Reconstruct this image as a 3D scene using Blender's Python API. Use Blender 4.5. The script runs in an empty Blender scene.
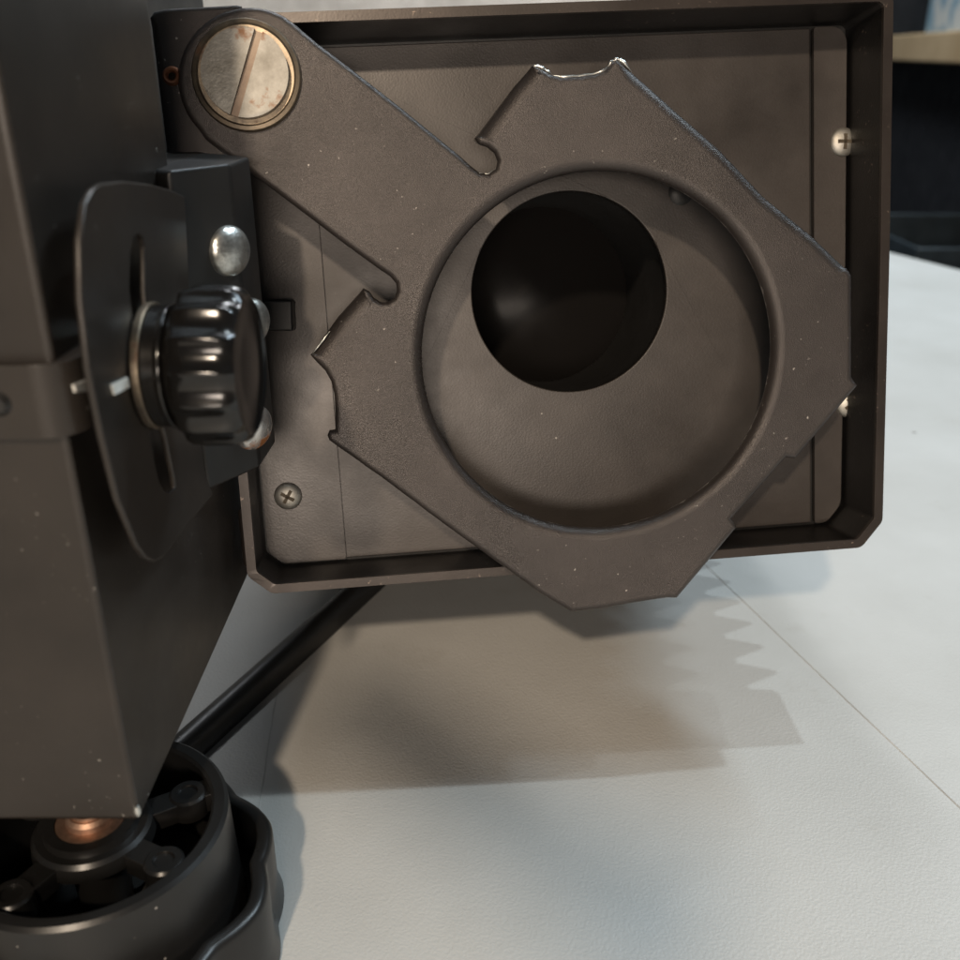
import bpy, bmesh, math, random
from mathutils import Vector, Matrix
from mathutils.geometry import tessellate_polygon
random.seed(7)
S = bpy.context.scene
COL = S.collection
PI = math.pi
# ------------------------------------------------------------------ camera
CAMH = 0.140
PITCH = math.radians(24.0)
cam_d = bpy.data.cameras.new('camera'); cam = bpy.data.objects.new('camera', cam_d); COL.objects.link(cam)
cam.location = (0, 0, CAMH); cam.rotation_euler = (PI/2 - PITCH, 0, 0)
cam_d.sensor_width = 36; cam_d.lens = 36.1; cam_d.clip_start = 0.005; cam_d.clip_end = 60
cam_d.dof.use_dof = True; cam_d.dof.focus_distance = 0.186; cam_d.dof.aperture_fstop = 22
S.camera = cam
# ------------------------------------------------------------------ world and lamps
W = bpy.data.worlds.new('World'); S.world = W; W.use_nodes = True
bg = W.node_tree.nodes['Background']; bg.inputs[0].default_value = (0.80, 0.90, 1.0, 1); bg.inputs[1].default_value = 0.06
def aim(o, target):
    d = Vector(target) - o.location
    o.rotation_euler = d.to_track_quat('-Z', 'Y').to_euler()
def spot_lamp(name, loc, target, power, colr, size):
    l = bpy.data.lights.new(name, 'SPOT'); l.energy = power; l.color = colr; l.shadow_soft_size = size
    l.spot_size = math.radians(110); l.spot_blend = 0.5
    o = bpy.data.objects.new(name, l); COL.objects.link(o); o.location = loc; aim(o, target); return o
def area_lamp(name, loc, target, power, colr, sx, sy):
    l = bpy.data.lights.new(name, 'AREA'); l.energy = power; l.color = colr; l.shape = 'RECTANGLE'; l.size = sx; l.size_y = sy
    o = bpy.data.objects.new(name, l); COL.objects.link(o); o.location = loc; aim(o, target); return o
TGT = (0.02, 0.2, 0.08)
spot_lamp('ceiling_spot_cool', (0.44, 0.50, 1.35), TGT, 16, (0.78, 0.92, 1.0), 0.014)
spot_lamp('ceiling_spot_second', (0.86, 0.50, 1.30), TGT, 6, (0.86, 0.95, 1.0), 0.016)
WARM = (-0.12, -0.55, 0.62)
spot_lamp('warm_spot', WARM, TGT, 18, (1.0, 0.82, 0.63), 0.018)
area_lamp('warm_lamp', (-0.01, -0.62, 0.22), TGT, 2.9, (1.0, 0.86, 0.73), 0.28, 0.12)
area_lamp('ceiling_tube', (1.1, 0.85, 1.4), (0.1, 0.25, 0.1), 16, (0.70, 0.87, 1.0), 0.9, 0.10)
area_lamp('bench_fill', (0.0, 1.3, 1.5), (0.85, 1.9, 0.1), 22, (0.92, 0.96, 1.0), 0.4, 0.4)  # fill light added to brighten the far bench and the box on it
V = S.view_settings; V.view_transform = 'Standard'; V.look = 'None'; V.exposure = 0; V.gamma = 1; V.use_curve_mapping = False
S.cycles.max_bounces = 8

# ------------------------------------------------------------------ frames
CAM = Vector((0, 0, CAMH))
AR = Vector((1, 0, 0)); AF = Vector((0, math.cos(PITCH), -math.sin(PITCH))); AU = Vector((0, math.sin(PITCH), math.cos(PITCH)))
def ray(px, py): return AR*((px-480)/963.0) + AU*((480-py)/963.0) + AF
def at_depth(px, py, d): return CAM + ray(px, py)*d
def on_x(px, py, X):
    r = ray(px, py); return CAM + r*(X/r.x)
def on_z(px, py, Z):
    r = ray(px, py); return CAM + r*((Z-CAMH)/r.z)
def on_y(px, py, Y):
    r = ray(px, py); return CAM + r*(Y/r.y)
# the tilted head of the projector: u right, v up, w towards the front
B = Matrix((AR, AU, -AF)).transposed() @ Matrix.Rotation(math.radians(5), 3, 'Y') @ Matrix.Rotation(math.radians(10), 3, 'X') @ Matrix.Rotation(0.055, 3, 'Z')
HO = at_depth(565, 290, 0.190)
HM = Matrix.Translation(HO) @ B.to_4x4()
HI = HM.inverted()
def hp(px, py, w):
    o = HI @ CAM; d = (HI.to_3x3() @ ray(px, py)); t = (w - o.z)/d.z; p = o + d*t
    return (p.x, p.y)
def HW(u, v, w): return HM @ Vector((u, v, w))

# ------------------------------------------------------------------ materials
def newmat(name):
    m = bpy.data.materials.new(name); m.use_nodes = True
    nt = m.node_tree; return m, nt, nt.nodes['Principled BSDF']
def N(nt, t, **k):
    n = nt.nodes.new(t)
    for a, b in k.items(): setattr(n, a, b)
    return n
def ramp(nt, fac, stops):
    r = N(nt, 'ShaderNodeValToRGB'); e = r.color_ramp.elements
    while len(e) < len(stops): e.new(0.5)
    for i, (p, c) in enumerate(stops):
        e[i].position = p; e[i].color = (*c, 1) if len(c) == 3 else c
    nt.links.new(fac, r.inputs[0]); return r
def noise(nt, scale, detail=4, rough=0.5, coord='Object', vec=None):
    n = N(nt, 'ShaderNodeTexNoise'); n.inputs['Scale'].default_value = scale; n.inputs['Detail'].default_value = detail; n.inputs['Roughness'].default_value = rough
    if vec is None:
        tc = N(nt, 'ShaderNodeTexCoord'); vec = tc.outputs[coord]
    nt.links.new(vec, n.inputs['Vector']); return n
def paint(name, base, rough=0.45, metal=0.0, grain=2600, bump=0.25, dist=0.0001, wear=0.0, smudge=0.5, fleck=(0.45, 0.42, 0.38), coat=0.0, dust=0.0, dirt=0.25):
    m, nt, p = newmat(name); L = nt.links
    big = noise(nt, 45, 5, 0.6)
    r = ramp(nt, big.outputs[0], [(0.3, tuple(c*(1-dirt) for c in base)), (0.7, tuple(c*(1+dirt) for c in base))])
    col = r.outputs[0]
    fine = noise(nt, grain, 2, 0.5)
    if wear > 0:
        n2 = noise(nt, 900, 3, 0.6); rr = ramp(nt, n2.outputs[0], [(0.70-wear, (0, 0, 0)), (0.74-wear+0.02, (1, 1, 1))])
        n3 = noise(nt, 60, 2, 0.5); r3 = ramp(nt, n3.outputs[0], [(0.5, (0, 0, 0)), (0.62, (1, 1, 1))])
        mu = N(nt, 'ShaderNodeMath', operation='MULTIPLY'); L.new(rr.outputs[0], mu.inputs[0]); L.new(r3.outputs[0], mu.inputs[1])
        mx = N(nt, 'ShaderNodeMix', data_type='RGBA'); L.new(mu.outputs[0], mx.inputs[0]); L.new(col, mx.inputs[6]); mx.inputs[7].default_value = (*fleck, 1)
        col = mx.outputs[2]
    if dust > 0:
        vo = N(nt, 'ShaderNodeTexVoronoi'); vo.inputs['Scale'].default_value = 330; tc = N(nt, 'ShaderNodeTexCoord'); L.new(tc.outputs['Object'], vo.inputs['Vector'])
        rd = ramp(nt, vo.outputs['Distance'], [(0.0, (1, 1, 1)), (0.055, (1, 1, 1)), (0.08, (0, 0, 0))])
        sep = N(nt, 'ShaderNodeSeparateColor'); L.new(vo.outputs['Color'], sep.inputs[0])
        gt = N(nt, 'ShaderNodeMath', operation='GREATER_THAN'); L.new(sep.outputs[0], gt.inputs[0]); gt.inputs[1].default_value = 1-dust
        mu = N(nt, 'ShaderNodeMath', operation='MULTIPLY'); L.new(rd.outputs[0], mu.inputs[0]); L.new(gt.outputs[0], mu.inputs[1])
        mx = N(nt, 'ShaderNodeMix', data_type='RGBA'); L.new(mu.outputs[0], mx.inputs[0]); L.new(col, mx.inputs[6]); mx.inputs[7].default_value = (0.32, 0.30, 0.27, 1)
        col = mx.outputs[2]
    L.new(col, p.inputs['Base Color'])
    p.inputs['Metallic'].default_value = metal
    sm = noise(nt, 28, 6, 0.65); rs = ramp(nt, sm.outputs[0], [(0.3, (rough*(1-smudge*0.5),)*3), (0.7, (min(1, rough*(1+smudge*0.5)),)*3)])
    L.new(rs.outputs[0], p.inputs['Roughness'])
    bp = N(nt, 'ShaderNodeBump'); bp.inputs['Strength'].default_value = bump; bp.inputs['Distance'].default_value = dist
    L.new(fine.outputs[0], bp.inputs['Height']); L.new(bp.outputs[0], p.inputs['Normal'])
    p.inputs['Coat Weight'].default_value = coat
    return m
M = {}
M['holder'] = paint('holder_paint', (0.048, 0.041, 0.038), 0.31, 0.5, 7000, 0.9, 0.00009, wear=0.01, dust=0.004)
def edge_wear(m):
    nt = m.node_tree; L = nt.links; p = nt.nodes['Principled BSDF']
    at = N(nt, 'ShaderNodeAttribute', attribute_name='edge_wear'); n = noise(nt, 210, 5, 0.7)
    a = N(nt, 'ShaderNodeMath', operation='MULTIPLY_ADD'); L.new(at.outputs['Fac'], a.inputs[0]); a.inputs[1].default_value = 0.42; L.new(n.outputs[0], a.inputs[2])
    r = ramp(nt, a.outputs[0], [(0.86, (0, 0, 0)), (0.92, (1, 1, 1))])
    old = p.inputs['Base Color'].links[0].from_socket
    mx = N(nt, 'ShaderNodeMix', data_type='RGBA'); L.new(r.outputs[0], mx.inputs[0]); L.new(old, mx.inputs[6]); mx.inputs[7].default_value = (0.62, 0.60, 0.57, 1); L.new(mx.outputs[2], p.inputs['Base Color'])
    r2 = ramp(nt, r.outputs[0], [(0, (0.4,)*3), (1, (0.95,)*3)]); L.new(r2.outputs[0], p.inputs['Metallic'])
edge_wear(M['holder'])
M['body'] = paint('body_paint', (0.026, 0.0215, 0.018), 0.38, 0.15, 3000, 0.25, 0.00008, wear=0.01, dust=0.02)
M['panel'] = paint('panel_paint', (0.054, 0.046, 0.041), 0.40, 0.2, 2500, 0.3, 0.00008, dust=0.012)
M['lip'] = paint('lip_paint', (0.045, 0.036, 0.031), 0.36, 0.4, 2500, 0.2, 0.00006, wear=0.05, fleck=(0.26, 0.20, 0.16))
M['tray'] = paint('tray_paint', (0.008, 0.0072, 0.0068), 0.42, 0.15, 2500, 0.4, 0.0001, wear=0.05, fleck=(0.12, 0.09, 0.075))
M['black'] = paint('black_satin', (0.012, 0.011, 0.010), 0.45, 0.0, 3000, 0.2, 0.00006, dust=0.10)
M['wheel'] = paint('moulded_bakelite', (0.011, 0.0105, 0.010), 0.34, 0.0, 900, 0.12, 0.0001, smudge=0.5, dust=0.10)
M['knob'] = paint('glossy_bakelite', (0.006, 0.0055, 0.005), 0.2, 0.0, 900, 0.10, 0.0001, smudge=0.6, dust=0.1)
M['tube'] = paint('tube_black', (0.012, 0.011, 0.010), 0.7, 0.0)
def scratch(m, amt=0.10, c=(0.16, 0.13, 0.11)):
    nt = m.node_tree; L = nt.links; p = nt.nodes['Principled BSDF']
    tc = N(nt, 'ShaderNodeTexCoord'); mp = N(nt, 'ShaderNodeMapping'); mp.inputs['Scale'].default_value = (30, 900, 60); mp.inputs['Rotation'].default_value = (0.5, 0.2, 0.3); L.new(tc.outputs['Object'], mp.inputs[0])
    n = noise(nt, 1.0, 4, 0.6, vec=mp.outputs[0]); n2 = noise(nt, 25, 3, 0.5)
    a = N(nt, 'ShaderNodeMath', operation='ADD'); L.new(n.outputs[0], a.inputs[0]); L.new(n2.outputs[0], a.inputs[1])
    r = ramp(nt, a.outputs[0], [(0.0, (0, 0, 0)), (1.0, (0, 0, 0))]); r.color_ramp.elements[0].position = 0.0
    mr = N(nt, 'ShaderNodeMapRange'); mr.inputs[1].default_value = 1.24; mr.inputs[2].default_value = 1.34; L.new(a.outputs[0], mr.inputs[0])
    old = p.inputs['Base Color'].links[0].from_socket
    mx = N(nt, 'ShaderNodeMix', data_type='RGBA'); L.new(mr.outputs[0], mx.inputs[0]); L.new(old, mx.inputs[6]); mx.inputs[7].default_value = (*c, 1); L.new(mx.outputs[2], p.inputs['Base Color'])
scratch(M['body'], c=(0.08, 0.07, 0.06))
def metal(name, c1, c2, rough, rust=None, scale=160, bump=0.15):
    m, nt, p = newmat(name); L = nt.links
    n = noise(nt, scale, 6, 0.7); r = ramp(nt, n.outputs[0], [(0.35, c1), (0.65, c2)]); col = r.outputs[0]
    if rust:
        n2 = noise(nt, 120, 5, 0.65); rr = ramp(nt, n2.outputs[0], [(rust[0], (0, 0, 0)), (rust[0]+0.08, (1, 1, 1))])
        mx = N(nt, 'ShaderNodeMix', data_type='RGBA'); L.new(rr.outputs[0], mx.inputs[0]); L.new(col, mx.inputs[6]); mx.inputs[7].default_value = (*rust[1], 1); col = mx.outputs[2]
        inv = ramp(nt, rr.outputs[0], [(0, (0.9,)*3), (1, (0.2,)*3)]); L.new(inv.outputs[0], p.inputs['Metallic'])
    else: p.inputs['Metallic'].default_value = 0.9
    L.new(col, p.inputs['Base Color']); p.inputs['Roughness'].default_value = rough
    f = noise(nt, 1800, 3, 0.6); bp = N(nt, 'ShaderNodeBump'); bp.inputs['Strength'].default_value = bump; bp.inputs['Distance'].default_value = 0.0001
    L.new(f.outputs[0], bp.inputs['Height']); L.new(bp.outputs[0], p.inputs['Normal'])
    return m
M['brass'] = metal('tarnished_brass', (0.165, 0.155, 0.135), (0.27, 0.26, 0.235), 0.5, (0.60, (0.20, 0.09, 0.035)), bump=0.4)
M['washer'] = metal('dull_washer', (0.12, 0.10, 0.08), (0.30, 0.24, 0.17), 0.42, (0.58, (0.11, 0.06, 0.035)))
M['slotm'] = metal('slot_dirt', (0.24, 0.18, 0.14), (0.34, 0.27, 0.21), 0.6)
M['steel'] = metal('zinc_steel', (0.30, 0.30, 0.28), (0.72, 0.72, 0.68), 0.30, scale=420, bump=0.5)
M['screw'] = metal('dull_screw', (0.34, 0.32, 0.28), (0.56, 0.54, 0.49), 0.5)
M['rusty'] = metal('rusty_steel', (0.6, 0.55, 0.5), (0.85, 0.82, 0.78), 0.25, (0.50, (0.30, 0.12, 0.045)))
M['copper'] = metal('copper_stud', (0.22, 0.13, 0.09), (0.48, 0.31, 0.22), 0.5)
M['rust_rivet'] = metal('rust_rivet', (0.22, 0.09, 0.05), (0.36, 0.17, 0.10), 0.6)
M['recess'] = metal('recess_brown', (0.10, 0.08, 0.06), (0.18, 0.15, 0.11), 0.7)  # darker brown than the screw head around it
M['dark'] = metal('dark_hole', (0.02, 0.018, 0.015), (0.05, 0.04, 0.03), 0.7)
m, nt, p = newmat('white_mark'); n = noise(nt, 700, 4); r = ramp(nt, n.outputs[0], [(0.3, (0.60, 0.57, 0.50)), (0.7, (0.75, 0.73, 0.68))]); nt.links.new(r.outputs[0], p.inputs['Base Color']); p.inputs['Roughness'].default_value = 0.6; M['white'] = m
m, nt, p = newmat('lens_glass'); p.inputs['Base Color'].default_value = (0.006, 0.006, 0.007, 1); p.inputs['Roughness'].default_value = 0.06
n = noise(nt, 60, 4); r = ramp(nt, n.outputs[0], [(0.4, (0.16,)*3), (0.7, (0.32,)*3)]); nt.links.new(r.outputs[0], p.inputs['Roughness']); p.inputs['Specular IOR Level'].default_value = 0.035; p.inputs['Base Color'].default_value = (0.010, 0.009, 0.0085, 1); M['lens'] = m

# ------------------------------------------------------------------ mesh helpers
def link(name, me, mat, parent=None, mx=None, smooth=None):
    o = bpy.data.objects.new(name, me); COL.objects.link(o)
    if mat is not None and not me.materials: me.materials.append(mat)
    if mx is not None: o.matrix_world = mx
    if parent is not None:
        o.parent = parent; o.matrix_parent_inverse = Matrix.Identity(4)
        base = mx if mx is not None else Matrix.Identity(4)
        pw = world_of(parent)
        o.matrix_basis = pw.inverted() @ base
    WORLD[o.name] = mx.copy() if mx is not None else Matrix.Identity(4)
    return o
WORLD = {}
def world_of(o): return WORLD.get(o.name, Matrix.Identity(4))
def empty(name, loc, **tags):
    o = bpy.data.objects.new(name, None); COL.objects.link(o); o.location = loc; o.empty_display_size = 0.02
    WORLD[o.name] = Matrix.Translation(loc)
    for k, v in tags.items(): o[k] = v
    return o
def tag(o, **tags):
    for k, v in tags.items(): o[k] = v
    return o
def area2(p): return sum(p[i][0]*p[(i+1) % len(p)][1] - p[(i+1) % len(p)][0]*p[i][1] for i in range(len(p)))
def ccw(p): return list(p) if area2(p) > 0 else list(p)[::-1]
def finish(bm, name, mat, parent, mx, bevel=0, seg=3, smooth=True, wn=True, ang=35):
    bmesh.ops.recalc_face_normals(bm, faces=bm.faces)
    me = bpy.data.meshes.new(name); bm.to_mesh(me); bm.free()
    o = link(name, me, mat, parent, mx)
    if smooth:
        for f in me.polygons: f.use_smooth = True
        me.set_sharp_from_angle(angle=math.radians(ang))
    if bevel:
        b = o.modifiers.new('bevel', 'BEVEL'); b.width = bevel; b.segments = seg; b.limit_method = 'ANGLE'; b.angle_limit = math.radians(30); b.harden_normals = False
        if smooth:
            for f in me.polygons: f.use_smooth = True
            w = o.modifiers.new('wn', 'WEIGHTED_NORMAL'); w.keep_sharp = True; w.weight = 80
            me.set_sharp_from_angle(angle=math.radians(180))
    return o
def prism(name, outline, holes, z0, z1, mat, parent=None, mx=None, bevel=0.0004, seg=3, bm=None):
    """outline and holes in local xy, extruded between z0 and z1"""
    own = bm is None
    if own: bm = bmesh.new()
    loops = [ccw(outline)] + [ccw(h) for h in holes]
    flat = [Vector((x, y, 0)) for l in loops for x, y in l]
    tris = tessellate_polygon([[Vector((x, y, 0)) for x, y in l] for l in loops])
    a = [bm.verts.new((v.x, v.y, z0)) for v in flat]; b = [bm.verts.new((v.x, v.y, z1)) for v in flat]
    for t in tris:
        try: bm.faces.new([a[i] for i in t]); bm.faces.new([b[i] for i in t][::-1])
        except ValueError: pass
    k = 0
    for l in loops:
        n = len(l)
        for i in range(n):
            j = (i+1) % n; bm.faces.new((a[k+i], a[k+j], b[k+j], b[k+i]))
        k += n
    if own: return finish(bm, name, mat, parent, mx, bevel, seg)
def circle(cx, cy, r, n=64, ry=None, a0=0): return [(cx + r*math.cos(a0+2*PI*i/n), cy + (ry or r)*math.sin(a0+2*PI*i/n)) for i in range(n)]
def rounded(pts, rad, n=6):
    """round the corners of a polygon; rad is one radius or a list"""
    out = []; L = len(pts)
    for i in range(L):
        r = rad[i] if isinstance(rad, (list, tuple)) else rad
        p = Vector(pts[i]); a = (Vector(pts[i-1])-p); b = (Vector(pts[(i+1) % L])-p)
        if r <= 0: out.append(tuple(p)); continue
        la, lb = a.length, b.length; a.normalize(); b.normalize()
        an = a.angle(b); d = min(r/math.tan(an/2), la*0.49, lb*0.49); rr = d*math.tan(an/2)
        c = p + (a+b).normalized()*(rr/math.sin(an/2))
        s = p + a*d - c; e = p + b*d - c
        for k in range(n+1):
            t = k/n; q = s.lerp(e, t)
            if q.length < 1e-9: continue
            # slerp
            th = s.angle(e); q = (s*math.sin((1-t)*th) + e*math.sin(t*th))/math.sin(th) if th > 1e-5 else q
            out.append(tuple(c+q))
    return out
def offset(pts, d):
    """inset (d>0 inwards) of a ccw polygon"""
    n = len(pts); out = []
    for i in range(n):
        p0, p1, p2 = Vector(pts[i-1]), Vector(pts[i]), Vector(pts[(i+1) % n])
        e1 = (p1-p0).normalized(); e2 = (p2-p1).normalized()
        n1 = Vector((-e1.y, e1.x)); n2 = Vector((-e2.y, e2.x)); m = n1+n2
        if m.length < 1e-6: m = n1
        m.normalize(); c = max(0.45, m.dot(n1)); dd = d[i] if isinstance(d, (list, tuple)) else d
        out.append(tuple(p1 + m*(dd/c)))
    return out
def lathe(name, prof, mat, parent, mx, n=64, bevel=0, cap=True, ang=35):
    """prof: list of (r, z) revolved about local z"""
    bm = bmesh.new(); rings = []
    for r, z in prof:
        if r < 1e-7: rings.append([bm.verts.new((0, 0, z))])
        else: rings.append([bm.verts.new((r*math.cos(2*PI*i/n), r*math.sin(2*PI*i/n), z)) for i in range(n)])
    for a, b in zip(rings, rings[1:]):
        if len(a) == 1 and len(b) == 1: continue
        for i in range(n):
            j = (i+1) % n
            if len(a) == 1: bm.faces.new((a[0], b[i], b[j]))
            elif len(b) == 1: bm.faces.new((a[i], b[0], a[j]))
            else: bm.faces.new((a[i], b[i], b[j], a[j]))
    return finish(bm, name, mat, parent, mx, bevel, ang=ang)
def frame_from(origin, z, up=Vector((0, 0, 1))):
    z = z.normalized(); x = up.cross(z).normalized(); y = z.cross(x)
    m = Matrix((x, y, z)).transposed().to_4x4(); m.translation = origin; return m
def rolled_sheet(name, outline, flags, holes, z0, mat, parent, mx, rf=0.0011, tf=0.0058, re=0.0011, te=0.0016, hr=0.0021, ht=0.0023, wide=0.0030, mid=0.0022, thick=0.0008):
    """pressed sheet: flat front at z0, every edge rolled back; flags[i] marks the edge from i to i+1 as a deep flange"""
    pts, R_, T_ = [], [], []
    n = len(outline)
    if area2(outline) < 0:
        outline = outline[::-1]; flags = [flags[(n-2-i) % n] for i in range(n)]
    for i in range(n):
        p = Vector(outline[i]); q = Vector(outline[(i+1) % n]); f = flags[i]; pf = flags[i-1]
        if f and not pf: pts.append(tuple(p)); R_.append(re); T_.append(te)
        elif not f and pf: pts.append(tuple(p)); R_.append(re); T_.append(te)
        else: pts.append(tuple(p)); R_.append(({2: wide, 3: mid}.get(f, rf)) if f else re); T_.append(tf if f else te)
        if f:
            L = (q-p).length; e = min(0.0003/L, 0.2)
            ks = [0.0] + [k/8 for k in range(1, 8)] + [1.0]
            for t in ks:
                if t == 0.0 and pf: continue
                if t == 1.0 and flags[(i+1) % n]: continue
                tt = min(max(t, e if not pf else 0), 1-e)
                wob = 0.00002*math.sin(37*t+i)
                dist = min((tt*L if not pf else 1), ((1-tt)*L if not flags[(i+1) % n] else 1)); sm_ = min(1, dist/0.0010); rf_ = {2: wide, 3: mid}.get(f, rf)
                pts.append(tuple(p.lerp(q, tt) + Vector((wob, wob)))); R_.append(re+(rf_-re)*sm_); T_.append(tf)
    bm = bmesh.new(); edl = bm.verts.layers.float.new('edge_wear')
    def shell(loop, rr, tt, inner):
        m_ = len(loop); rr = rr if isinstance(rr, list) else [rr]*m_; tt = tt if isinstance(tt, list) else [tt]*m_
        s = -1 if inner else 1
        rings = []
        EX = 0.0002
        flat = [Vector(q) for q in offset(loop, [s*(r+EX) for r in rr])]
        for _ in range(12):
            bad = 0
            for i in range(m_):
                j = (i+1) % m_; d0 = Vector(loop[j])-Vector(loop[i]); d1 = flat[j]-flat[i]
                if d0.dot(d1) < -1e-12:
                    mid = (flat[i]+flat[j])/2; flat[i] = mid.copy(); flat[j] = mid.copy(); bad += 1
            if not bad: break
        flat = [tuple(q) for q in flat]
        rings.append([bm.verts.new((x, y, z0)) for x, y in flat])
        for k in range(7):
            th = k/6*PI/2
            row = []
            for (ox, oy), (ix, iy), r in zip(loop, flat, rr):
                f_ = r*(1-math.sin(th))/(r+EX); row.append(bm.verts.new((ox+(ix-ox)*f_, oy+(iy-oy)*f_, z0 - r*(1-math.cos(th)))))
            rings.append(row)
        rings.append([bm.verts.new((x, y, z0-t)) for (x, y), t in zip(loop, tt)])
        for v in rings[-1]: v[edl] = 1.0
        for v in rings[-2]: v[edl] = 0.75
        for v in rings[-4]: v[edl] = 0.35
        for v in rings[-3]: v[edl] = 0.5
        for a, b in zip(rings, rings[1:]):
            for i in range(m_):
                j = (i+1) % m_
                f = (b[i], b[j], a[j], a[i]) if not inner else (a[i], a[j], b[j], b[i])
                bm.faces.new(f)
        return flat, rings[0]
    fl, vs = shell(pts, R_, T_, False)
    loops = [[Vector((x, y, 0)) for x, y in fl]]; allv = list(vs)
    for h in holes:
        f2, v2 = shell(ccw(h), hr, ht, True); loops.append([Vector((x, y, 0)) for x, y in f2]); allv += v2
    L2, V2 = [], []; k_ = 0
    for l in loops:
        o_ = []
        for i, q in enumerate(l):
            if o_ and (q-o_[-1]).length < 2e-5: continue
            if i == len(l)-1 and (q-o_[0]).length < 2e-5: continue
            o_.append(q); V2.append(allv[k_+i])
        k_ += len(l); L2.append(o_)
    flatf = []
    for t in tessellate_polygon(L2):
        a, b, c = (V2[i] for i in t)
        if (b.co-a.co).cross(c.co-a.co).z < 0: b, c = c, b
        try: bm.faces.new((a, b, c)).material_index = 0; flatf.append(1)
        except ValueError: pass
    bmesh.ops.remove_doubles(bm, verts=bm.verts, dist=1e-6)
    me = bpy.data.meshes.new(name); bm.to_mesh(me); bm.free()
    for f in me.polygons: f.use_smooth = not all(abs(me.vertices[v].co.z - z0) < 1e-7 for v in f.vertices)
    me.set_sharp_from_angle(angle=math.radians(60))
    o = link(name, me, mat, parent, mx)
    sd = o.modifiers.new('thick', 'SOLIDIFY'); sd.thickness = thick; sd.offset = -1
    w = o.modifiers.new('wn', 'WEIGHTED_NORMAL'); w.keep_sharp = True; w.weight = 60
    return o
def dome_screw(name, mx, r, parent, mat, h=None, cross=True, label=None):
    h = h or r*0.55
    prof = [(0, h)] + [(r*math.sin(a), h*math.cos(a)) for a in [k/10*PI/2 for k in range(1, 11)]] + [(r, -0.0006)]
    o = lathe(name, prof, mat, parent, mx, 40, ang=70)
    if cross:
        bm = bmesh.new()
        for a in (0.5, 0.5+PI/2):
            c, s = math.cos(a), math.sin(a); L, w = r*0.52, r*0.12
            q = [(-L, -w), (L, -w), (L, w), (-L, w)]
            prism('x', [(x*c-y*s, x*s+y*c) for x, y in q], [], h*0.6, h*1.02, None, bm=bm)
        k = finish(bm, 'drive_recess', M['recess'], o, mx)
    return o

# ------------------------------------------------------------------ table
m, nt, p = newmat('white_vinyl_cloth'); L = nt.links
tc = N(nt, 'ShaderNodeTexCoord'); vec = tc.outputs['Object']
big = noise(nt, 9, 6, 0.6, vec=vec); r = ramp(nt, big.outputs[0], [(0.3, (0.49, 0.475, 0.44)), (0.7, (0.61, 0.60, 0.57))])
st = noise(nt, 33, 5, 0.7, vec=vec); rs = ramp(nt, st.outputs[0], [(0.60, (0, 0, 0)), (0.78, (0.5, 0.5, 0.5))])
mx1 = N(nt, 'ShaderNodeMix', data_type='RGBA'); L.new(rs.outputs[0], mx1.inputs[0]); L.new(r.outputs[0], mx1.inputs[6]); mx1.inputs[7].default_value = (0.44, 0.41, 0.36, 1)
vo = N(nt, 'ShaderNodeTexVoronoi'); vo.inputs['Scale'].default_value = 62; L.new(vec, vo.inputs['Vector'])
nd = noise(nt, 700, 3, 0.6, vec=vec)
ad = N(nt, 'ShaderNodeMath', operation='MULTIPLY_ADD'); L.new(nd.outputs[0], ad.inputs[0]); ad.inputs[1].default_value = 0.08; L.new(vo.outputs['Distance'], ad.inputs[2])
rd = ramp(nt, ad.outputs[0], [(0.0, (1, 1, 1)), (0.085, (1, 1, 1)), (0.105, (0, 0, 0))])
sep = N(nt, 'ShaderNodeSeparateColor'); L.new(vo.outputs['Color'], sep.inputs[0])
gt = N(nt, 'ShaderNodeMath', operation='GREATER_THAN'); L.new(sep.outputs[0], gt.inputs[0]); gt.inputs[1].default_value = 0.72
mu = N(nt, 'ShaderNodeMath', operation='MULTIPLY'); L.new(rd.outputs[0], mu.inputs[0]); L.new(gt.outputs[0], mu.inputs[1])
mx2 = N(nt, 'ShaderNodeMix', data_type='RGBA'); L.new(mu.outputs[0], mx2.inputs[0]); L.new(mx1.outputs[2], mx2.inputs[6]); mx2.inputs[7].default_value = (0.16, 0.13, 0.10, 1)
L.new(mx2.outputs[2], p.inputs['Base Color']); p.inputs['Roughness'].default_value = 0.5
v2 = N(nt, 'ShaderNodeTexVoronoi', feature='SMOOTH_F1'); v2.inputs['Scale'].default_value = 1800; 
wn = noise(nt, 400, 3, 0.6, vec=vec); vm = N(nt, 'ShaderNodeMix', data_type='VECTOR'); vm.inputs[0].default_value = 0.0015; L.new(vec, vm.inputs[4]); L.new(wn.outputs['Color'], vm.inputs[5]); L.new(vm.outputs[1], v2.inputs['Vector'])
b1 = N(nt, 'ShaderNodeBump'); b1.inputs['Strength'].default_value = 0.28; b1.inputs['Distance'].default_value = 0.00022; L.new(v2.outputs[0], b1.inputs['Height'])
wv = noise(nt, 22, 3, 0.5, vec=vec); b2 = N(nt, 'ShaderNodeBump'); b2.inputs['Strength'].default_value = 0.16; b2.inputs['Distance'].default_value = 0.002; L.new(wv.outputs[0], b2.inputs['Height']); L.new(b1.outputs[0], b2.inputs['Normal'])
L.new(b2.outputs[0], p.inputs['Normal']); M['vinyl'] = m
table = empty('table', (0, 0.4, -0.75), label='table covered with stained off-white textured vinyl under the black projector', category='table')
tb = bmesh.new(); e1_ = on_z(888, 251, 0); e2_ = on_z(960, 269, 0); sl_ = (e2_.x-e1_.x)/(e2_.y-e1_.y); TX = 0.3
edge_x = lambda y: e1_.x + (y-e1_.y)*sl_
prism('x', [(-0.9, -0.35), (edge_x(-0.35), -0.35), (edge_x(1.25), 1.25), (-0.9, 1.25)], [], -0.03, 0.0, None, bm=tb)
finish(tb, 'table_top', M['vinyl'], table, Matrix.Identity(4), 0.004, 4)
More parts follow.
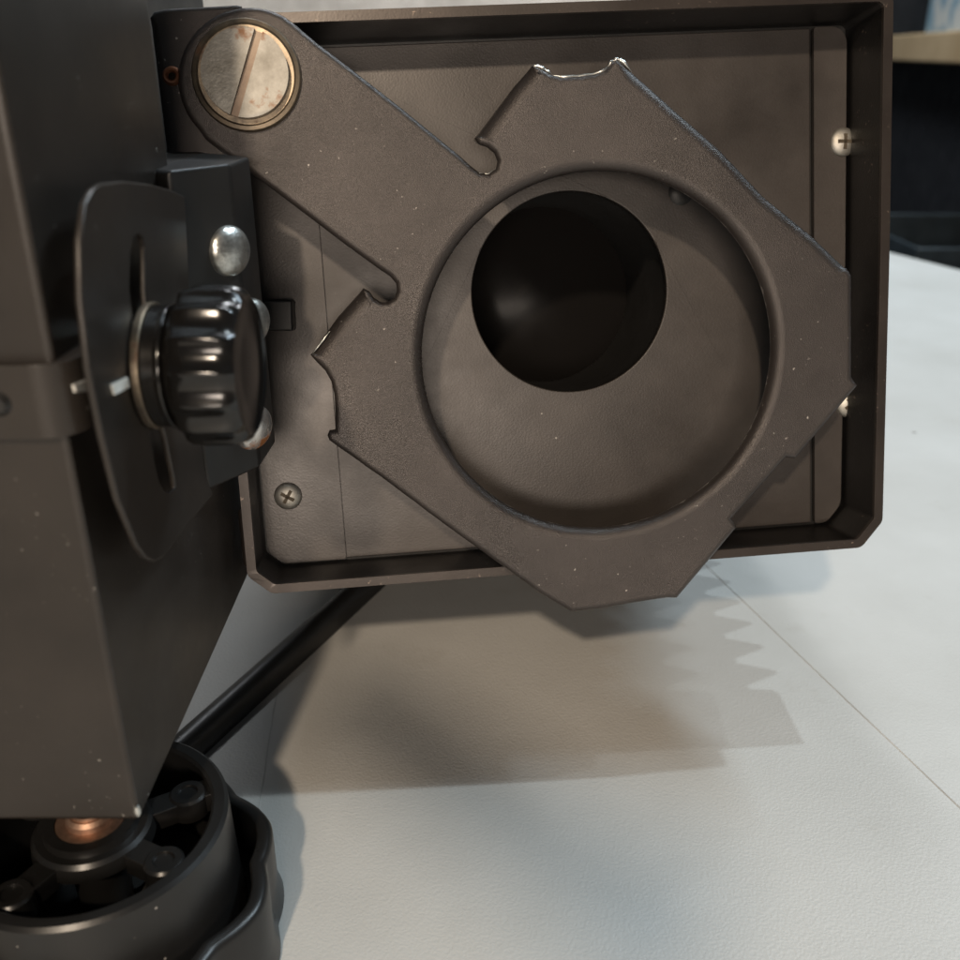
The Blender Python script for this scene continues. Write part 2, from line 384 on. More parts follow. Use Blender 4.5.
m_leg = paint('grey_leg', (0.1, 0.1, 0.1), 0.5)
for x, y in ((-0.85, -0.3), (edge_x(-.3)-.06, -0.3), (-0.85, 1.2), (edge_x(1.2)-.06, 1.2)):
    prism('leg', [(x-.02, y-.02), (x+.02, y-.02), (x+.02, y+.02), (x-.02, y+.02)], [], -0.75, -0.03, m_leg, table, Matrix.Identity(4), 0.002)
# crease lines pressed in the vinyl: thin raised welts
def crease(pa, pb, wdt, h, mat, wob=0.0006):
    a = on_z(*pa, 0); b = on_z(*pb, 0); n = 24; bm = bmesh.new(); d = (b-a).normalized(); s = Vector((-d.y, d.x, 0)); prev = None
    for i in range(n+1):
        c = a.lerp(b, i/n) + s*(wob*math.sin(i*1.1)*0.5 + wob*math.sin(i*0.37))
        row = [bm.verts.new(c - s*wdt + Vector((0, 0, 0.00003))), bm.verts.new(c + Vector((0, 0, h))), bm.verts.new(c + s*wdt + Vector((0, 0, 0.00003)))]
        if prev:
            for k in range(2): bm.faces.new((prev[k], prev[k+1], row[k+1], row[k]))
        prev = row
    return finish(bm, 'crease', mat, table, Matrix.Identity(4), 0)
mc = paint('crease_vinyl', (0.50, 0.49, 0.46), 0.5, 0, 1500, 0.2)  # close to the darker tone of the cloth
crease((700, 560), (985, 832), 0.00022, 0.00020, mc, 0.00006)
crease((284, 650), (258, 812), 0.00016, 0.0001, mc, 0.0001)

# ------------------------------------------------------------------ projector
proj = empty('projector', (-0.02, 0.24, 0.0), label='black metal stage projector with swing-out filter holder, seen close from the front', category='projector')
I4 = Matrix.Identity(4)
# main housing: a world-upright box, right face at X0, front face at Y0
X0 = -0.0498
pe = on_x(140, 822, X0); pe2 = on_x(250, 590, X0)
ZB = pe.z; Y0 = pe.y; Y1 = pe2.y + 0.004
def box_xyz(name, a, b, mat, parent, bevel=0.0006, seg=3):
    return prism(name, [(a[0], a[1]), (b[0], a[1]), (b[0], b[1]), (a[0], b[1])], [], a[2], b[2], mat, parent, I4, bevel, seg)
mxX = lambda X: Matrix(((0, 0, 1, X), (1, 0, 0, 0), (0, 1, 0, 0), (0, 0, 0, 1)))   # local x->Y, y->Z, z->X
qc = on_x(151, 20, X0); qn = on_x(172, 164, X0)
housing = prism('housing', [(Y0, ZB), (Y1, ZB), (Y1, qn.z), (qc.y, qn.z), (qc.y, 0.255), (Y0, 0.255)], [], -0.14, 0, M['body'], proj, mxX(X0), 0.0011, 4)
cc = Vector((X0-0.0004, Y0+0.0004, ZB+0.0012))
lathe('paint_chip', [(0, 0.0009), (0.0004, 0.0008), (0.0006, 0.0), (0.0004, -0.0009), (0, -0.0011)], M['steel'], proj, Matrix.Translation(cc+Vector((0.0002, -0.0002, 0.0008))), 12)
# band round the housing
bt = on_y(30, 366, Y0-0.0018).z; bb = on_y(30, 440, Y0-0.0018).z
prism('band', rounded([(-0.1915, Y0-0.0016), (X0+0.0022, Y0-0.0016), (X0+0.0022, Y0+0.022), (-0.1915, Y0+0.022)], [0, 0.005, 0, 0], 8), [], bb, bt, M['body'], proj, I4, 0.0006)
hb = on_y(-2, 404, Y0-0.0016)
lathe('rivet', [(0, 0.0008), (0.001, 0.0007), (0.0016, 0.0), (0.0016, -0.001)], M['black'], proj, frame_from(hb, Vector((0, -1, 0))), 24)
wm = [on_x(a, b, X0+0.0024) for a, b in ((74, 385), (90, 379), (94, 391), (76, 392))]
mxX = lambda X: Matrix(((0, 0, 1, X), (1, 0, 0, 0), (0, 1, 0, 0), (0, 0, 0, 1)))   # local x->Y, y->Z, z->X
prism('index_mark', [(q.y, q.z) for q in wm], [], 0, 0.0003, M['white'], proj, mxX(X0+0.0021), 0)
prism('head_mount', [(-0.14, qc.y-0.004), (-0.0668, qc.y-0.004), (-0.0668, 0.26), (-0.14, 0.26)], [], qn.z-0.012, 0.205, M['black'], proj, I4, 0.001)
# slotted tilt plate
XP = -0.0450
def yz(pts, X): return [(on_x(a, b, X).y, on_x(a, b, X).z) for a, b in pts]
plate_px = [(185, 196), (172, 190), (150, 184), (125, 181), (104, 183), (93, 190), (86, 203), (81, 240), (82, 300), (90, 370), (103, 435), (119, 500), (138, 547), (146, 558), (155, 562), (164, 557),
            (186, 528), (213, 495), (205, 470), (196, 400), (190, 300)]
slot_px = [(131, 250), (130, 290), (136, 350), (146, 420), (159, 480), (164, 490), (170, 493), (176, 488), (174, 475), (167, 440), (157, 400), (150, 345), (146, 290), (146, 248), (143, 238), (138, 234), (134, 238)]
sp = prism('tilt_plate', yz(plate_px, XP), [yz(slot_px, XP)], -0.0009, 0, M['body'], proj, mxX(XP), 0.00032, 3)
mk = [on_x(a, b, XP) for a, b in ((109, 385), (125, 377), (127, 387), (112, 395))]
prism('index_mark', [(q.y, q.z) for q in mk], [], 0.0001, 0.00035, M['white'], sp, mxX(XP), 0)
# spacer behind plate
cK = on_x(150, 366, XP)
lathe('spacer', [(0, 0), (0.006, 0), (0.006, -0.006), (0, -0.006)], M['steel'], proj, Matrix.Translation(cK) @ mxX(0).to_3x3().to_4x4() @ Matrix.Translation((0, 0, -0.0012)), 40)
# fluted knob, axis +X
KM = Matrix.Translation(cK) @ mxX(0).to_3x3().to_4x4()
knob = empty('clamp_knob', cK); knob.parent = proj; knob.matrix_basis = world_of(proj).inverted() @ Matrix.Translation(cK); WORLD[knob.name] = Matrix.Translation(cK)
lathe('washer', [(0.004, 0), (0.0086, 0), (0.0086, 0.0011), (0.004, 0.0011)], M['washer'], knob, KM @ Matrix.Translation((0, 0, 0.0002)), 64, 0.0002)
lathe('collar', [(0.004, 0.0013), (0.0083, 0.0013), (0.0083, 0.0032), (0.0086, 0.0034), (0.0086, 0.0040), (0.0078, 0.0042), (0.0072, 0.0052), (0, 0.0052)], M['knob'], knob, KM, 64, 0.0002)
bm = bmesh.new(); NF = 15; n = NF*14; rings = []
def flute(i, depth):
    a = (i % 14)/14.0; return 1 - depth*(max(0.0, math.sin(PI*min(1, max(0, (a-0.05)/0.90))))**0.75)
prof = [(0.0, 0.0050, 0), (0.0090, 0.0050, 0.02), (0.0103, 0.0054, 0.060), (0.0108, 0.0062, 0.078), (0.0110, 0.0080, 0.078), (0.0109, 0.0115, 0.078), (0.0106, 0.0127, 0.069), (0.0101, 0.0134, 0.06), (0.0094, 0.0138, 0.0), (0.0090, 0.0136, 0.0), (0.0086, 0.0133, 0.0), (0.0045, 0.0136, 0), (0.0, 0.0137, 0)]
for r_, z_, dp in prof:
    if r_ == 0: rings.append([bm.verts.new((0, 0, z_))])
    else: rings.append([bm.verts.new((r_*flute(i, dp)*math.cos(2*PI*i/n), r_*flute(i, dp)*math.sin(2*PI*i/n), z_)) for i in range(n)])
for a, b in zip(rings, rings[1:]):
    for i in range(n):
        j = (i+1) % n
        if len(a) == 1: bm.faces.new((a[0], b[i], b[j]))
        elif len(b) == 1: bm.faces.new((a[i], b[0], a[j]))
        else: bm.faces.new((a[i], b[i], b[j], a[j]))
finish(bm, 'grip', M['knob'], knob, KM, 0, ang=50)

# hinge block with angled face
zt = at_depth(210, 157, 0.165).z; zb = at_depth(225, 497, 0.165).z
A1 = at_depth(188, 330, 0.156); A2 = at_depth(257, 430, 0.174)
blk = prism('hinge_block', [(A1.x, A1.y), (A2.x, A2.y), (A2.x+0.0005, A2.y+0.012), (A1.x-0.003, A1.y+0.030), (A1.x-0.004, A1.y+0.003)], [], zb, zt, M['black'], proj, I4, 0.0008)
bn = Vector(((A2-A1).y, -(A2-A1).x, 0)).normalized()
def on_block(px, py):
    r = ray(px, py); t = (Vector((A1.x, A1.y, 0)) - Vector((0, 0, 0))).dot(bn)/r.dot(bn); return CAM + r*t
for (px, py, rr, mt, lb) in ((229, 251, 0.0042, 'steel', None), (250, 322, 0.0042, 'steel', None), (253, 427, 0.0042, 'rusty', 'rusty screw below the knob')):
    q = on_block(px, py)
    o = dome_screw('block_screw', frame_from(q, bn), rr, blk, M[mt], rr*0.5, False)
    if lb: o['label'] = lb

# ------------------------------------------------------------------ tray (front frame of the head)
tray_out_px = [(196, 16), (893, -9), (889, 250), (882, 521), (861, 547), (272, 593), (248, 576)]
to = ccw([hp(a, b, 0) for a, b in tray_out_px])
tin_ = offset(to, 0.0016)
tray_w1 = -0.0165
# list order may be reversed by ccw: round corners generally
to_r = rounded(to, 0.0022, 5); ti_r = rounded(tin_, 0.0014, 5)
tray = prism('tray_frame', to_r, [ti_r], -0.0175, -0.0008, M['tray'], proj, HM, 0.0002, 2)
prism('tray_lip', offset(to_r, -0.00012), [offset(ti_r, 0.00015)], -0.0009, 0.0001, M['lip'], tray, HM, 0.00048, 4)
prism('tray_back', offset(to_r, 0.0008), [circle(*hp(570, 293, -0.0165), 0.0212, 72)], -0.0185, -0.0165, M['black'], proj, HM, 0.0002)
# inner panels
WC = -0.0155
ib = offset(to, 0.0022)
us = [p_[0] for p_ in ib]; vs_ = [p_[1] for p_ in ib]
def clip_poly(poly, a, b, c):
    """keep a*x+b*y<=c"""
    out = []
    for i in range(len(poly)):
        p0, p1 = poly[i-1], poly[i]; d0 = a*p0[0]+b*p0[1]-c; d1 = a*p1[0]+b*p1[1]-c
        if (d0 <= 0) != (d1 <= 0):
            t = d0/(d0-d1); out.append((p0[0]+(p1[0]-p0[0])*t, p0[1]+(p1[1]-p0[1])*t))
        if d1 <= 0: out.append(p1)
    return out
def halfplane(pa, pb, w, side):
    """line through two picture points on plane w; side +1 keeps the right part"""
    a = Vector(hp(*pa, w)); b = Vector(hp(*pb, w)); d = (b-a).normalized(); nn = Vector((-d.y, d.x))   # pa top -> pb bottom: nn points right
    if nn.x < 0: nn = -nn
    if side > 0: nn = -nn
    return nn.x, nn.y, nn.dot(a)
LA, LB = (316, 190), (346, 555)
RA, RB = (810, 25), (811, 520)
cen = clip_poly(clip_poly(ib, *halfplane((300, 190), (330, 555), WC, 1)), *halfplane(RA, RB, WC, -1))
hc = hp(570, 293, WC)
lens_r = (Vector(hp(668, 293, WC))-Vector(hp(473, 293, WC))).length/2
cpan = prism('slide_panel', cen, [circle(hc[0], hc[1], lens_r, 96)], WC-0.0009, WC, M['panel'], proj, HM, 0.00025)
WS = -0.0146
right = clip_poly(ib, *halfplane((814, 25), (815, 520), WS, 1)); 
left = clip_poly(ib, *halfplane(LA, LB, WS, -1))
def round_far(poly, side, r):
    mid = sum(p_[0] for p_ in poly)/len(poly)
    return rounded(poly, [r if (p_[0]-mid)*side > 0 else 0.0006 for p_ in poly], 6)
rs_ = prism('side_strip', round_far(right, 1, 0.0042), [], WS-0.0012, WS, M['panel'], proj, HM, 0.0003)
ls_ = prism('side_strip', round_far(left, -1, 0.0042), [], WS-0.0012, WS, M['panel'], proj, HM, 0.0003)
for (px, py, par) in ((843, 142, rs_), (849, 404, rs_), (288, 496, ls_)):
    u, v = hp(px, py, WS); dome_screw('panel_screw', HM @ Matrix.Translation((u, v, WS)) @ Matrix.Rotation(px*0.1, 4, 'Z'), 0.0030, par, M['screw'], 0.0013)
# small rivets on the slide panel
for px, py, rr in ((681, 192, 0.0027),):
    u, v = hp(px, py, WC); lathe('rivet', [(0, 0.0007), (rr*0.7, 0.0006), (rr, 0.0)], M['black'] if px < 700 else M['panel'], cpan, HM @ Matrix.Translation((u, v, WC)), 28)
# spring clip at the left
cl = [hp(a, b, -0.008) for a, b in ((262, 300), (292, 300), (293, 331), (262, 331))]
prism('clip', cl, [], -0.0145, -0.008, M['black'], proj, HM, 0.0005)
# lens tube and lens
prism_t = [(lens_r+0.0008, -0.0166), (lens_r+0.0008, -0.070), (lens_r+0.003, -0.070), (lens_r+0.003, -0.0166)]
HL = HM @ Matrix.Translation((hc[0], hc[1], 0))
lt = lathe('lens_tube', prism_t + [prism_t[0]], M['tube'], proj, HL, 72)
R1 = 0.07; rl = lens_r+0.0012
lp = [(0.0, 0.0)] + [(rl*k/12, -(R1-math.sqrt(R1*R1-(rl*k/12)**2))) for k in range(1, 13)] + [(rl, -0.010), (0, -0.010)]
lathe('lens', lp, M['lens'], proj, HL @ Matrix.Translation((0, 0, -0.052)), 72, ang=40)

h1 = HM @ Vector((*hp(243, 508, -0.004), -0.004)); h2 = HM @ Vector((*hp(249, 566, -0.004), -0.004))
hl = (h2-h1).length
lathe('hinge_pin', [(0, 0), (0.0008, 0.0001), (0.0011, 0.0006), (0.0011, hl-0.0006), (0.0008, hl-0.0001), (0, hl)], M['lip'], proj, frame_from(h1, h2-h1, Vector((0, 1, 0))), 24)
# ------------------------------------------------------------------ lamphouse behind the tray
un, ux = -0.060, 0.064; vn, vx = -0.040, 0.054
lh = prism('lamp_housing', [(un, vn), (ux, vn), (ux, vx), (un, vx)], [circle(hc[0], hc[1], lens_r+0.0042, 64)], -0.165, -0.0170, M['black'], proj, HM, 0.002)
FM = HM @ Matrix(((1, 0, 0, 0), (0, 0, -1, 0), (0, 1, 0, 0), (0, 0, 0, 1)))
for k in range(13):
    w = -0.0245 - k*0.0105
    prism('cooling_fin', [(ux-0.002, w-0.0053), (ux+0.0085, w-0.0006), (ux+0.0085, w+0.0006), (ux-0.002, w+0.0053)], [], -(vx-0.002), -(vn+0.002), M['black'], lh, FM, 0.0003)
# ------------------------------------------------------------------ pivot bracket
WB = 0.0050
bpx = [(149, 17), (153, 11), (163, 8), (236, 4), (241, 5), (243, 90), (244, 156), (182, 157), (166, 154), (158, 90)]
bu = [hp(a, b, WB) for a, b in bpx]
br = rolled_sheet('pivot_bracket', bu, [False]*7 + [False, True, True], [], WB, M['holder'], proj, HM, rf=0.0014, tf=0.014, re=0.0008, te=0.0014, thick=0.0011)
rv = hp(172, 76, WB)
lathe('rivet_eyelet', [(0.0006, 0.0001), (0.0009, 0.0007), (0.0013, 0.0008), (0.0017, 0.0001)], M['rust_rivet'], br, HM @ Matrix.Translation((rv[0], rv[1], WB)), 28)
lathe('rivet_hole', [(0, 0.0001), (0.0009, 0.0001)], M['dark'], br, HM @ Matrix.Translation((rv[0], rv[1], WB+0.00005)), 20)

# ------------------------------------------------------------------ filter holder
WH = 0.0062
arc = []
for k in range(0, 25):
    a = math.radians(-62 - k*162/24)     # picture angles, y down: from the upper right over the top and the left side
    arc.append((249+72*math.cos(a), 78+72*math.sin(a)))
hol = []
def add(f, *pp):
    for q in pp: hol.append((q, f))
add(False, *arc)
add(False, (205, 139), (218, 149), (234, 161), (262, 181), (303, 212), (345, 244), (378, 268))
add(False, (390, 276), (396, 283), (397, 291), (394, 298), (388, 302), (381, 302), (374, 298), (369, 291))
add(2, (363, 288), (337, 317))
add(False, (310, 355), (318, 364), (325, 371), (331, 382), (334, 395), (335, 412), (335, 430), (329, 431), (327, 436))
add(True, (329, 441), (387, 482), (443, 524), (503, 567), (540, 594))
add(False, (572, 613), (598, 610), (640, 603), (667, 599))
add(True, (678, 599))
add(False, (738, 528), (733, 519), (760, 489), (787, 458))
add(True, (797, 459))
add(False, (859, 386), (853, 377))
add(True, (853, 370), (853, 330), (853, 275))
add(3, (848, 267), (816, 236), (766, 195), (724, 150))
add(False, (621, 59), (613, 60), (606, 69), (595, 73), (580, 75), (562, 76), (551, 73), (543, 68))
add(2, (533, 64), (515, 84))
add(False, (475, 137), (479, 143), (488, 146), (495, 152), (498, 160), (496, 168), (489, 173), (480, 172), (471, 165), (460, 155))
add(False, (438, 137), (400, 106), (350, 67), (317, 42), (292, 21))
hol_uv = [hp(a, b, WH) for (a, b), f in hol]; hol_f = [f for q, f in hol]
c1 = hp(601, 355.5, WH); rh = (Vector(hp(777, 355, WH))-Vector(hp(425, 355, WH))).length/2
c2 = hp(247, 76, WH)
hold = rolled_sheet('filter_holder', hol_uv, hol_f, [circle(c1[0], c1[1], rh, 128)], WH, M['holder'], proj, HM)
# paint rubbed off the edge of the top tab and the two hooks: thin irregular slivers of bare metal
def sliver(pts, rad, seed):
    rnd = random.Random(seed); P3 = []
    for i in range(len(pts)-1):
        for k in range(4):
            t = k/4; P3.append((pts[i][0]+(pts[i+1][0]-pts[i][0])*t, pts[i][1]+(pts[i+1][1]-pts[i][1])*t))
    P3.append(pts[-1]); bm = bmesh.new(); prev = None
    for i, (a, b) in enumerate(P3):
        u, v = hp(a, b, WH-0.0010); c = HW(u, v, WH-0.0010); e = min(i, len(P3)-1-i)/3.0; r = rad*min(1, e)*(0.35+0.5*rnd.random()) + 0.00003
        j = min(i+1, len(P3)-1); jj = max(i-1, 0); d = (HW(*hp(*P3[j], WH-0.001), WH-0.001)-HW(*hp(*P3[jj], WH-0.001), WH-0.001)).normalized()
        n1 = B @ Vector((0, 0, 1)); n2 = d.cross(n1).normalized()
        row = [bm.verts.new(c + n1*(r*1.6*math.cos(q*PI/3)) + n2*(r*math.sin(q*PI/3))) for q in range(6)]
        if prev:
            for q in range(6): bm.faces.new((prev[q], prev[(q+1) % 6], row[(q+1) % 6], row[q]))
        prev = row
    o = finish(bm, 'bare_edge', M['steel'], hold, I4, 0, ang=180)
sliver([(531, 66), (538, 66), (544, 69), (552, 74)], 0.00050, 1)
sliver([(553, 75), (563, 77), (580, 76), (594, 74), (605, 70), (611, 63)], 0.00038, 2)
sliver([(606, 69), (611, 62), (617, 59), (623, 62), (632, 72)], 0.00055, 3)
sliver([(312, 354), (320, 344), (330, 331)], 0.00040, 4)
sliver([(470, 166), (478, 173), (488, 174), (495, 169)], 0.00022, 5)
# big slotted pivot screw
SM = HM @ Matrix.Translation((c2[0], c2[1], WH))
k_ = (Vector(hp(303, 76, WH))-Vector(hp(247, 76, WH))).length/56
lathe('screw_washer', [(0.0, 0.0), (54.5*k_, 0.0), (54.5*k_, 0.0006), (53.0*k_, 0.0011), (49.5*k_, 0.0013), (47.5*k_, 0.0010), (0, 0.0010)], M['washer'], proj, SM, 96, 0)
sc = bmesh.new()
RS = 43.0*k_
t1, t2 = Vector(hp(262, 30, WH)) - Vector(c2), Vector(hp(236, 121, WH)) - Vector(c2)
sd_ = (t1-t2).normalized(); sn = Vector((-sd_.y, sd_.x)); hw = 4.2*k_; soff = ((t1+t2)/2).dot(sn)
disc = circle(0, 0, RS, 120)
nx_, ny_ = sn.x, sn.y
for sgn in (1, -1):
    half = clip_poly(disc, -nx_*sgn, -ny_*sgn, -(soff*sgn + hw))
    prism('x', half, [], 0.0008, 0.0029, None, bm=sc)
head = finish(sc, 'pivot_screw', M['brass'], proj, SM, 0.00045, 3)
e1 = sn*(soff-hw-0.0001); e2 = sn*(soff+hw+0.0001); Lh = RS*0.985
prism('screw_slot', [tuple(e1-sd_*Lh), tuple(e2-sd_*Lh), tuple(e2+sd_*Lh), tuple(e1+sd_*Lh)], [], 0.0009, 0.0019, M['slotm'], head, SM, 0)

# ------------------------------------------------------------------ support bar from the wheel to the rear foot
ba = on_z(170, 748, 0.006); bb_ = on_z(362, 578, 0.006); dd = (bb_-ba).normalized()
ba = ba - dd*0.05; bb_ = bb_ + dd*0.14; ln = (bb_-ba).length; sd = Vector((-dd.y, dd.x, 0))
bm = bmesh.new(); prev = None; prf = [(x*.56, y*.6) for x, y in [(-0.0055, 0), (-0.0058, 0.006), (-0.0042, 0.0095), (-0.002, 0.0110), (0.0, 0.0114), (0.002, 0.0110), (0.0042, 0.0095), (0.0058, 0.006), (0.0055, 0)]]
fr = [[bm.verts.new(Vector((e.x, e.y, 0)) + sd*a + Vector((0, 0, b))) for a, b in prf] for e in (ba, bb_)]
for i in range(len(prf)): j = (i+1) % len(prf); bm.faces.new((fr[0][i], fr[0][j], fr[1][j], fr[1][i]))
bm.faces.new(fr[0]); bm.faces.new(fr[1][::-1])
finish(bm, 'support_bar', M['black'], proj, I4, 0.0006)
e = bb_
lathe('rear_column', [(0, 0), (0.016, 0), (0.016, 0.004), (0.007, 0.006), (0.007, 0.10), (0, 0.10)], M['black'], proj, Matrix.Translation((e.x, e.y, 0.0)), 40)

# ------------------------------------------------------------------ hand wheel under the housing
ZW = 0.0275
wc = on_z(91, 820, ZW)
wheel = empty('hand_wheel', (wc.x, wc.y, 0), label='black moulded lobed hand wheel with copper centre, lying under the lower corner of the housing', category='hand wheel')
WM = Matrix.Translation((wc.x, wc.y, 0))
ro = (on_z(227, 810, ZW)-Vector((wc.x, wc.y, ZW))).length
ri = ro-0.0027
bm = bmesh.new(); n = 120
def ringprof(name, prof, parent, mat, mx): return lathe(name, prof + [prof[0]], mat, parent, mx, 120, 0.0)
ringprof('cup_wall', [(ri, 0.004), (ri, ZW-0.0005), (ri+0.0005, ZW), (ro-0.0006, ZW), (ro, ZW-0.0006), (ro+0.0006, 0.010), (ro+0.0012, 0.004)], wheel, M['wheel'], WM)
lathe('cup_floor', [(0, 0.004), (ri+0.0005, 0.004), (ri+0.0005, 0.009), (0, 0.009)], M['tube'], wheel, WM, 96)
rhb = 59*(ro/137.0)
lathe('hub', [(0, 0.009), (rhb*0.45, 0.009), (rhb*0.5, ZW-0.0042), (rhb+0.0003, ZW-0.0038), (rhb, ZW-0.0015), (rhb-0.0006, ZW-0.0009), (rhb*0.80, ZW-0.0009), (rhb*0.78, ZW+0.0004), (rhb*0.60, ZW+0.0004), (rhb*0.58, ZW-0.0002), (0, ZW-0.0002)], M['wheel'], wheel, WM, 80)
lathe('threaded_stud', [(0, ZW+0.0020), (rhb*0.34, ZW+0.0020), (rhb*0.40, ZW+0.0014), (rhb*0.41, ZW+0.0004), (rhb*0.58, ZW+0.0004), (rhb*0.59, ZW-0.001), (0, ZW-0.001)], M['copper'], wheel, WM, 48)
lathe('stud_core', [(0, ZW+0.0016), (rhb*0.20, ZW+0.0017), (rhb*0.24, ZW+0.0026), (rhb*0.29, ZW+0.0026), (rhb*0.31, ZW+0.001)], M['copper'], wheel, WM, 32)
wpos = Vector((wc.x, wc.y, 0))
def ang_of(px, py):
    q = on_z(px, py, ZW) - wpos; return math.atan2(q.y, q.x)
ra = [ang_of(170, 857), ang_of(8, 888)]
a3 = ang_of(190, 785); ra = ra + [a3, a3+ (a3-ra[0]), a3+2*(a3-ra[0])]
for k, a in enumerate(ra):
    ca, sa = math.cos(a), math.sin(a); hwid = 0.0021
    q = [(rhb*0.96, -hwid), (ri+0.0004, -hwid), (ri+0.0004, hwid), (rhb*0.96, hwid)]
    rb = prism('rib', [(x*ca-y*sa, x*sa+y*ca) for x, y in q], [], ZW-0.0052, ZW-0.0016, M['wheel'], wheel, WM, 0.0003)
    rr = ri-0.0034
    lathe('boss', [(0.0, ZW-0.0045), (0.0014, ZW-0.0045), (0.0017, ZW-0.0012), (0.0027, ZW-0.0012), (0.0031, ZW-0.0016), (0.0032, ZW-0.0052), (0.0, ZW-0.0052)], M['wheel'], rb, WM @ Matrix.Translation((rr*ca, rr*sa, 0)), 28)
# outer lobed skirt: wall with scallops
NL = 9; qv = on_z(264, 860, 0.0155)-wpos; ph = math.atan2(qv.y, qv.x)+PI/NL; rv_ = math.hypot(qv.x, qv.y)
def lobe(a, base, amp):
    c = math.cos(NL*(a-ph)); c = c*(1-0.15*(1-c*c)); s = (c+1)/2
    return base + amp*(s**0.7)
n = 280; zt_ = 0.0155
bm = bmesh.new(); rings = []
for dr, z in ((0.0008, 0.0), (0.0008, 0.001), (0.0, 0.004), (0.0, zt_-0.0012), (-0.0004, zt_-0.0003), (-0.0010, zt_), (-0.0024, zt_), (-0.0028, zt_-0.0004), (-0.003, 0.005)):
    rings.append([bm.verts.new(((lobe(2*PI*i/n, rv_+0.0003, 0.0018)+dr)*math.cos(2*PI*i/n), (lobe(2*PI*i/n, rv_+0.0003, 0.0018)+dr)*math.sin(2*PI*i/n), z)) for i in range(n)])
ctr = [bm.verts.new(((ro-0.001)*math.cos(2*PI*i/n), (ro-0.001)*math.sin(2*PI*i/n), 0.005)) for i in range(n)]
rings.append(ctr)
for a, b in zip(rings, rings[1:]):
    for i in range(n):
        j = (i+1) % n; bm.faces.new((a[i], a[j], b[j], b[i]))
bm.faces.new(rings[0][::-1])
finish(bm, 'lobed_skirt', M['wheel'], wheel, WM, 0, ang=50)

# ------------------------------------------------------------------ background
g = bpy.data.materials
mfl = paint('dark_floor', (0.03, 0.032, 0.036), 0.6, 0, 20, 0.1)
fl = prism('floor', [(-6, -3), (6, -3), (6, 7), (-6, 7)], [], -0.80, -0.75, mfl, None, I4, 0); fl['kind'] = 'structure'
mwl = paint('dark_wall', (0.035, 0.038, 0.042), 0.8, 0, 20, 0.1)
wl = prism('wall', [(-6, 3.2), (6, 3.2), (6, 3.3), (-6, 3.3)], [], -0.75, 2.6, mwl, None, I4, 0); wl['kind'] = 'structure'
# wooden bench top running back to front on the right
m, nt, p = newmat('pale_wood'); n_ = noise(nt, 6, 6, 0.6); n_.inputs['Distortion'].default_value = 1.0
r = ramp(nt, n_.outputs[0], [(0.3, (0.50, 0.36, 0.20)), (0.7, (0.64, 0.49, 0.30))]); nt.links.new(r.outputs[0], p.inputs['Base Color']); p.inputs['Roughness'].default_value = 0.5; M['wood'] = m
P1 = at_depth(880, 50, 1.9); P2 = at_depth(1000, 46, 1.15)
zt2 = CAMH+0.027; zb2 = CAMH-0.016
bench = empty('workbench', (P2.x, P2.y, -0.75), label='dark workbench with pale wooden top in the blurred background', category='workbench')
dv = Vector((P1.x-P2.x, P1.y-P2.y)).normalized(); nv = Vector((-dv.y, dv.x)); nv = nv if nv.x > 0 else -nv
a_ = Vector((P1.x, P1.y)) + dv*0.5; b_ = Vector((P2.x, P2.y)) - dv*0.3
prism('bench_top', [tuple(a_), tuple(b_), tuple(b_+nv*0.7), tuple(a_+nv*0.7)], [], zb2, zt2, M['wood'], bench, I4, 0.004)
a2 = a_+nv*0.05; b2 = b_+nv*0.05
mbk = paint('bench_black', (0.012, 0.014, 0.018), 0.6, 0, 20, 0.1)
prism('front_panel', [tuple(a2), tuple(b2), tuple(b2+nv*0.03), tuple(a2+nv*0.03)], [], -0.75, zb2, mbk, bench, I4, 0)
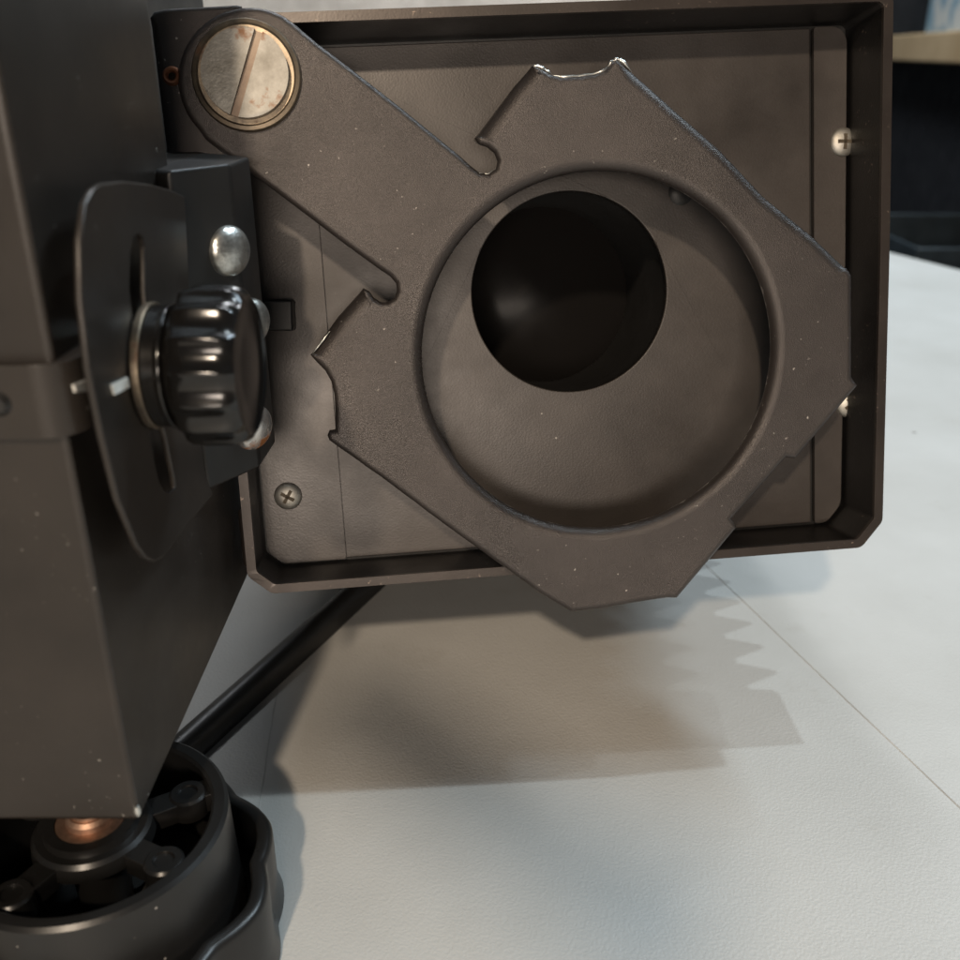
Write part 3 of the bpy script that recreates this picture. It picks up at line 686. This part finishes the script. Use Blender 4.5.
# crate
# cloth bundle on the bench, crate beneath it
def box_at(name, px, py, d, sx, sy, sz, mat, rot=0.3, bevel=0.004, **t):
    c = at_depth(px, py, d); mx = Matrix.Translation(c) @ Matrix.Rotation(rot, 4, 'Z')
    o = prism(name, [(-sx/2, -sy/2), (sx/2, -sy/2), (sx/2, sy/2), (-sx/2, sy/2)], [], -sz/2, sz/2, mat, None, mx, bevel); tag(o, **t); return o
m, nt, p = newmat('blue_white_print'); n_ = noise(nt, 14, 3, 0.5); r = ramp(nt, n_.outputs[0], [(0.45, (0.62, 0.68, 0.70)), (0.55, (0.25, 0.42, 0.55))]); nt.links.new(r.outputs[0], p.inputs['Base Color']); M['print'] = m
pc = a_.lerp(b_, 0.45)+nv*0.25
prism('printed_box', [tuple(pc-dv*0.35-nv*0.15), tuple(pc+dv*0.35-nv*0.15), tuple(pc+dv*0.35+nv*0.15), tuple(pc-dv*0.35+nv*0.15)], [], zt2, zt2+0.25, M['print'], None, I4, 0.004)
bpy.data.objects['printed_box']['label'] = 'blurred pale box with blue print standing on the wooden bench top'; bpy.data.objects['printed_box']['category'] = 'box'
mgr = paint('grey_blue_plastic', (0.03, 0.042, 0.05), 0.5, 0, 20, 0.1)
m_w = paint('white_card', (0.82, 0.84, 0.86), 0.6, 0, 20, 0.05)
cw = on_y(330, 60, 0.62)
wb = prism('white_carton', [(-0.30, 0.60), (0.10, 0.60), (0.10, 0.66), (-0.30, 0.66)], [], 0.0, CAMH+0.09, m_w, None, I4, 0.002)
tag(wb, label='overexposed white carton standing on the table behind the projector', category='carton')

c0 = at_depth(925, 232, 1.15)
cr = prism('plastic_crate', [(c0.x-0.05, c0.y-0.1), (c0.x+0.2, c0.y-0.1), (c0.x+0.2, c0.y+0.15), (c0.x-0.05, c0.y+0.15)], [(lambda: [(c0.x-0.045, c0.y-0.095), (c0.x+0.195, c0.y-0.095), (c0.x+0.195, c0.y+0.145), (c0.x-0.045, c0.y+0.145)])()], -0.30, c0.z, mgr, None, I4, 0.003)
tag(cr, label='blurred dark blue-grey plastic crate beneath the workbench, beyond the table edge', category='crate')

# bar added out of view to cast the soft diagonal streak of shadow
WL = Vector(WARM)
q1 = on_z(345, 690, 0); q2 = on_z(650, 925, 0)
r1 = q1.lerp(WL, 0.42); r2 = q2.lerp(WL, 0.42); lr = (r2-r1).length
lathe('shadow_bar', [(0, -0.0005), (0.0038, 0), (0.0050, 0.006), (0.0060, 0.02), (0.0062, lr-0.008), (0.0080, lr-0.006), (0.0082, lr+0.004), (0, lr+0.006)], M['black'], None, frame_from(r1, r2-r1), 24)
tag(bpy.data.objects['shadow_bar'], label='unseen dark bar added above the frame to cast the streak of shadow on the table', category='shadow caster')
